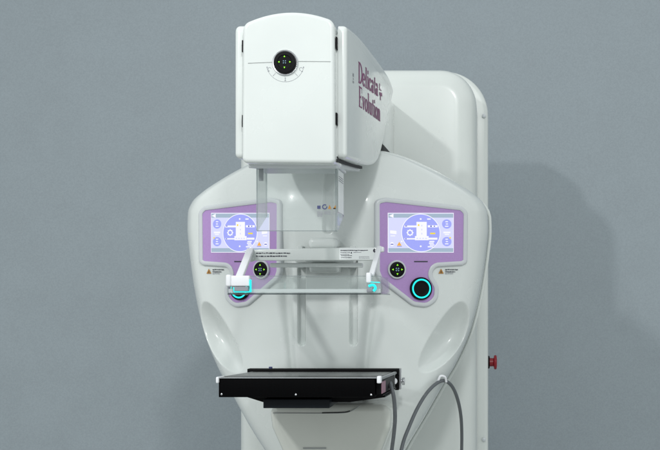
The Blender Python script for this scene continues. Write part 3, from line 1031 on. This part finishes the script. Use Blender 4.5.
putl(b, 350.9, 252.0, 351.9, 253.6, 'ink')
cc = L_(375.0, 250.6)
ringband(b, cc, 0.0, .0042, pi * .5, pi * 1.6, yy, 'ink', 18)
b.build('type_label', pad, smooth=False)
b = MB()
b.beam((ubl + .004, yb + .006, zz(249.6, yb)), (uu(239.5, 2.215), 2.215, zz(277, 2.2)), .0150, .0090, 'nylon', bev=.002)
b.beam((ubl + .002, yb + .012, zz(251.5, yb)), (ubl + .010, yb - .003, zz(260.5, yb)), .010, .010, 'white', bev=.002)
b.build('arm', pad)
b = MB()
b.beam((uu(379.0, yb), yb + .004, zz(247.4, yb)), (uu(371.0, 2.20), 2.21, zz(275, 2.2)), .0105, .0085, 'nylon', bev=.002)
b.box(uu(378, yb), uu(383.5, yb), yb + .002, yb + .02, zz(252, yb), zz(246.5, yb), 'nylon', .003, 3)
b.build('arm', pad)
yc = 2.186
b = MB()
b.box(uu(226.2, yc), uu(231.5, yc), yc - .006, yc + .02, zz(286.5, yc), zz(274.6, yc), 'nylon', .0035, 4)
b.box(uu(229.8, yc), uu(249.6, yc), yc - .003, yc + .014, zz(286.2, yc), zz(275.6, yc), 'nylon', .0025, 3)
b.box(uu(233.0, yc), uu(248.5, yc), yc - .0034, yc + .01, zz(291.2, yc), zz(286.8, yc), 'inkgrey', .0008, 1)
b.build('clamp', pad)
b = MB()
b.box(uu(366.0, yc), uu(371.0, yc), yc - .002, yc + .020, zz(283.0, yc), zz(272.5, yc), 'nylon', .003, 4)
b.box(uu(366.8, yc), uu(372.5, yc), yc - .0015, yc + .010, zz(292.2, yc), zz(287.0, yc), 'inkgrey', .0015, 2)
b.build('clamp', pad)
b = MB(); y_ = yc - .0042  # emissive cyan strips paint the teal gleam in the clear corner
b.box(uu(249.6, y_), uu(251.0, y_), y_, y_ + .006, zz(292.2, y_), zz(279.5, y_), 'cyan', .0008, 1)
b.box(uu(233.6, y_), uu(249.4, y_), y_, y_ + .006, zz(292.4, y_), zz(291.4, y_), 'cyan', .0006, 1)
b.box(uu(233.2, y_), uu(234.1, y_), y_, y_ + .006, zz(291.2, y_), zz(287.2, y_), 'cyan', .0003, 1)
b.build('cyan_gleam', pad)
b = MB()  # the same teal gleam, painted as an emissive curl at the right end
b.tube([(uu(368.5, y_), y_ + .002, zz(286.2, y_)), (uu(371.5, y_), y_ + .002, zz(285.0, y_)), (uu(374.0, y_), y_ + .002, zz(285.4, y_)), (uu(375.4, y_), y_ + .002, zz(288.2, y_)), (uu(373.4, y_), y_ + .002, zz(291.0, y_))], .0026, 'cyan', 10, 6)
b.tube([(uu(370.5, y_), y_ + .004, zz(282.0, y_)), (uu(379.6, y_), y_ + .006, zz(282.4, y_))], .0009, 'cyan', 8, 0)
b.build('cyan_gleam', pad)
b = MB(); b.box(uu(366.4, yc), ur - .0035, yc + .008, yc + .03, zz(292.8, yc), zz(281.6, yc), 'clear', .002, 2); b.build('clear_block', pad)

# ------------------------------------------------------------------ image receptor (black table)
yt0, yt1 = 2.10, 2.40
TS = .030
def tilt(p_):
    p_ = Vector(p_); return Vector((p_.x, p_.y, p_.z - TS * (p_.y - yt0)))
rec = empty('image_receptor', (CX, 2.25, zz(385, 2.1) + H), mach)
zt = zz(379, yt0); zb = zz(397.2, yt0)
t = MB(); t.box(uu(218.6, yt0), uu(374.9, yt0), yt0, yt1, zb, zt, 'carbon', .0012, 2, tilt); tbox = t.build('table_body', rec)
t = MB()
t.box(uu(217.6, yt0), uu(377.2, yt0), yt0 - .002, yt1 + .012, zt + .0004, zt + .0030, 'table_top', .001, 2, tilt)
tt = t.build('table_top', rec)
t = MB(); t.box(uu(219, yt0), uu(376.5, yt0), yt0 - .0032, yt0 - .0021, zt + .0017, zt + .0028, 'grey', .0003, 1, tilt); t.build('edge_glint', tt)  # pale strip paints the glint along the table's front edge
t = MB(); yq = yt0 - .006
t.box(uu(215.6, yq), uu(218.5, yq), yq, yq + .05, zz(383.4, yq), zz(376.9, yq), 'nylon', .0025, 3, tilt)
t.build('corner_cap', rec)
t = MB()
t.box(uu(376.7, yq), uu(381.0, yq), yq, yq + .02, zz(383.5, yq), zz(376.2, yq), 'nylon', .0022, 3, tilt)
t.build('corner_cap', rec)
# right flank: rails, mauve label
t = MB(); u0 = uu(378.5, yt0)
t.box(u0, u0 + .007, yt0 + .018, yt1 + .01, zt - .002, zt + .0032, 'rail', .001, 1, tilt)
t.box(uu(375.2, yt0), u0 + .004, yt0 + .012, yt1, zb + .004, zt - .003, 'anod', .001, 1, tilt)
t.box(u0 - .004, u0 + .007, yt0 + .02, yt1, zb + .001, zb + .0035, 'anod', .0005, 1, tilt)
t.build('side_rail', rec)
t = MB()
t.box(uu(215.6, yt0) + .0005, uu(218.0, yt0), yt0 + .048, yt1 + .01, zt - .002, zt + .0032, 'rail', .001, 1, tilt)
t.build('side_rail', rec)
t = MB(); t.box(u0 + .0042, u0 + .0052, yt0 + .014, yt0 + .085, zb + .006, zt - .006, 'wine', 0, 1, tilt); t.build('mauve_plate', rec)
for px, py in ((221.6, 394.2), (295.8, 394.6), (371.2, 394.8)):
    t = MB(); t.disc((uu(px, yt0), yt0, zz(py, yt0)), (0, -1, 0), [(.0018, -.001), (.0018, .0005), (.0010, .0009)], 'chrome', 16); t.build('screw', rec)
# rear bar and its end bracket
yr = 2.425
t = MB()
t.box(uu(247.2, yr), uu(398.8, yr), yr, yr + .026, zz(374.6, yr), zz(368.8, yr), 'anod', .001, 2)
t.build('rear_bar', rec)
t = MB()
t.box(uu(394.8, yr), uu(398.6, yr), yr + .003, yr + .022, zz(390.2, yr), zz(374.9, yr), 'anod', .0006, 1)
t.box(uu(398.9, yr), uu(400.8, yr), yr + .006, yr + .02, zz(389.6, yr), zz(368.6, yr), 'chrome', .0006, 1)
t.build('end_bracket', rec)
t = MB(); zk = zz(381.6, yr)
t.disc((uu(399.6, yr), yr + .012, zk), (1, 0, 0), [(.0045, 0), (.0045, .0045), (.0082, .005), (.0086, .0065), (.0086, .0095), (.0076, .0105)], 'chrome', 32)
t.build('knob', rec)
t = MB(); t.disc((uu(393.6, 2.40), 2.412, zz(381.5, 2.4)), (.35, -1, 0), [(.0070, -.03), (.0070, .002), (.0055, .004)], 'nylon', 24); t.build('stop_pin', rec)
t = MB(); t.box(uu(268, yr), uu(271.2, yr), yr + .008, yr + .014, zz(368.7, yr), zz(367.0, yr), 'inkblue', .0004, 1); t.build('locking_tab', rec)
# underside bracket
t = MB(); zc = zb - .0006
pr = [(uu(247.5, 2.16), zc - .003), (uu(263, 2.16), zc - .0125), (uu(350, 2.16), zc - .0125), (uu(385, 2.16), zc - .003), (uu(385, 2.16), zc), (uu(247.5, 2.16), zc)]
t.loops([[tilt((a, yy_, b_)) for a, b_ in pr] for yy_ in (2.16, 2.36)], 'anod')
t.build('underside_wedge', rec, smooth=False)
t = MB(); yq = 2.125
t.box(uu(263.2, yq), uu(329.5, yq), yq, yq + .12, zz(408.2, yq), zz(399.2, yq), 'blue_black', .0012, 2)
t.build('collision_bumper', rec)
t = MB()
t.box(-.105, .105, 2.39, 2.52, zz(394, 2.42), zz(376, 2.42), 'anod', .004, 2)
t.build('mounting_block', rec)
# cable plug
t = MB(); yq = 2.30
pc = Vector((uu(389.8, yq), yq, zz(384.2, yq)))
t.disc(pc + Vector((-.016, .012, .0015)), (.8, -.6, -.08), [(.0075, 0), (.0085, .004), (.0085, .013), (.007, .020), (.0045, .025)], 'cable', 24)
t.build('cable_plug', rec)

# ------------------------------------------------------------------ the hanging cable and the hook that carries it
YH = 2.565
hk = MB()
hz = zz(380, YH); hu = uu(442.5, YH)
hk.disc((hu - .004, 2.655, hz + .004), (0, -1, 0), [(.012, 0), (.012, .006), (.008, .009), (.006, .045)], 'nylon', 24)
hb = hk.build('cable_hook', mach)
hk = MB()
hk.tube([(hu - .010, YH + .012, hz + .002), (hu - .010, YH - .012, hz - .002), (hu - .004, YH - .016, hz + .010), (hu + .006, YH - .012, hz + .008), (hu + .009, YH - .004, hz - .004)], .0028, 'nylon', 10, 8)
hk.build('hook_loop', hb)


def at(px, py, Y): return Vector((uu(px, Y), Y, zz(py, Y)))


cb = MB()
pts = [at(389.5, 384.0, 2.290), at(391.2, 387.0, 2.270), at(393.2, 394, 2.262), at(394.6, 405, 2.270), at(395.0, 420, 2.28), at(393.6, 436, 2.30), at(391.6, 452, 2.32),
       at(389.5, 480, 2.36), at(390.5, 505, 2.38), at(394, 508, 2.39), at(398, 490, 2.39), at(399.5, 462, 2.40), at(403, 443, 2.42), at(409, 427, 2.45), at(417, 409, 2.48), at(426, 394, 2.51), at(435, 384.5, 2.54), at(443, 380.6, 2.56),
       at(449.5, 383.5, 2.585), at(454.6, 391, 2.62), at(458.6, 403, 2.66), at(461, 417, 2.72), at(461.8, 434, 2.78), at(461.6, 455, 2.82), at(461, 500, 2.86), at(461, 700, 2.90), at(458, 780, 2.92)]
cb.tube(pts, .0041, 'cable', 14, 8)
o = cb.build('cable', None, label='thin grey cable hanging from the black table and looped over a small white hook', category='cable')

# ------------------------------------------------------------------ light
world = bpy.data.worlds.new('World'); scene.world = world; world.use_nodes = True
nt = world.node_tree; bg = nt.nodes['Background']
tc = nt.nodes.new('ShaderNodeTexCoord'); sp = nt.nodes.new('ShaderNodeSeparateXYZ')
cr = nt.nodes.new('ShaderNodeValToRGB')
cr.color_ramp.elements[0].position = 0.30; cr.color_ramp.elements[0].color = (.60, .63, .635, 1)
cr.color_ramp.elements[1].position = 0.85; cr.color_ramp.elements[1].color = (.76, .81, .81, 1)
mrz = nt.nodes.new('ShaderNodeMapRange'); mrz.inputs['From Min'].default_value = -1; mrz.inputs['From Max'].default_value = 1
nt.links.new(tc.outputs['Generated'], sp.inputs['Vector']); nt.links.new(sp.outputs['Z'], mrz.inputs['Value'])
nt.links.new(mrz.outputs['Result'], cr.inputs['Fac']); nt.links.new(cr.outputs['Color'], bg.inputs['Color'])
nz = nt.nodes.new('ShaderNodeTexNoise'); nz.inputs['Scale'].default_value = 2.2; nz.inputs['Detail'].default_value = 2
nt.links.new(tc.outputs['Generated'], nz.inputs['Vector'])
mn = nt.nodes.new('ShaderNodeMapRange'); mn.inputs['From Min'].default_value = .35; mn.inputs['From Max'].default_value = .65
mn.inputs['To Min'].default_value = .62; mn.inputs['To Max'].default_value = 1.38
nt.links.new(nz.outputs['Fac'], mn.inputs['Value'])
mw = nt.nodes.new('ShaderNodeMix'); mw.data_type = 'RGBA'; mw.blend_type = 'MULTIPLY'; mw.inputs['Factor'].default_value = 1
nt.links.new(cr.outputs['Color'], mw.inputs['A']); nt.links.new(mn.outputs['Result'], mw.inputs['B'])
nt.links.new(mw.outputs['Result'], bg.inputs['Color'])
bg.inputs['Strength'].default_value = 1.01


def area(name, loc, tgt, size, power, col, spread=180):
    d = bpy.data.lights.new(name, 'AREA'); d.shape = 'DISK'; d.size = size; d.energy = power; d.color = col; d.spread = math.radians(spread)
    o = bpy.data.objects.new(name, d); COL.objects.link(o)
    o.location = loc
    o.rotation_euler = (Vector(tgt) - Vector(loc)).to_track_quat('-Z', 'Y').to_euler()
    return o


area('ceiling_lamp', (-2.00, -0.44, 3.20), (.75, 3.9, .5), .17, 10.3, (.99, 1.0, .99), 90)
area('ceiling_lamp', (0.25, -0.20, 2.80), (-.85, 3.6, .9), .24, 11.2, (.99, 1.0, .99), 120)

# ------------------------------------------------------------------ camera
cam = bpy.data.cameras.new('camera'); co = bpy.data.objects.new('camera', cam); COL.objects.link(co)
co.location = (0, 0, H); co.rotation_euler = (math.pi / 2, 0, 0)
cam.sensor_fit = 'HORIZONTAL'; cam.sensor_width = 36; cam.lens = 36 * F / 660
cam.shift_x = (330 - VX) / 660; cam.shift_y = (VY - 225) / 660
cam.clip_end = 100; cam.clip_start = .05
scene.camera = co
scene.view_settings.view_transform = 'Standard'; scene.view_settings.look = 'None'
scene.view_settings.exposure = 0; scene.view_settings.gamma = 1
scene.cycles.use_denoising = True
scene.cycles.transparent_max_bounces = 32
scene.cycles.max_bounces = 10
for o in list(bpy.data.objects):
    if '_w' in o: del o['_w']
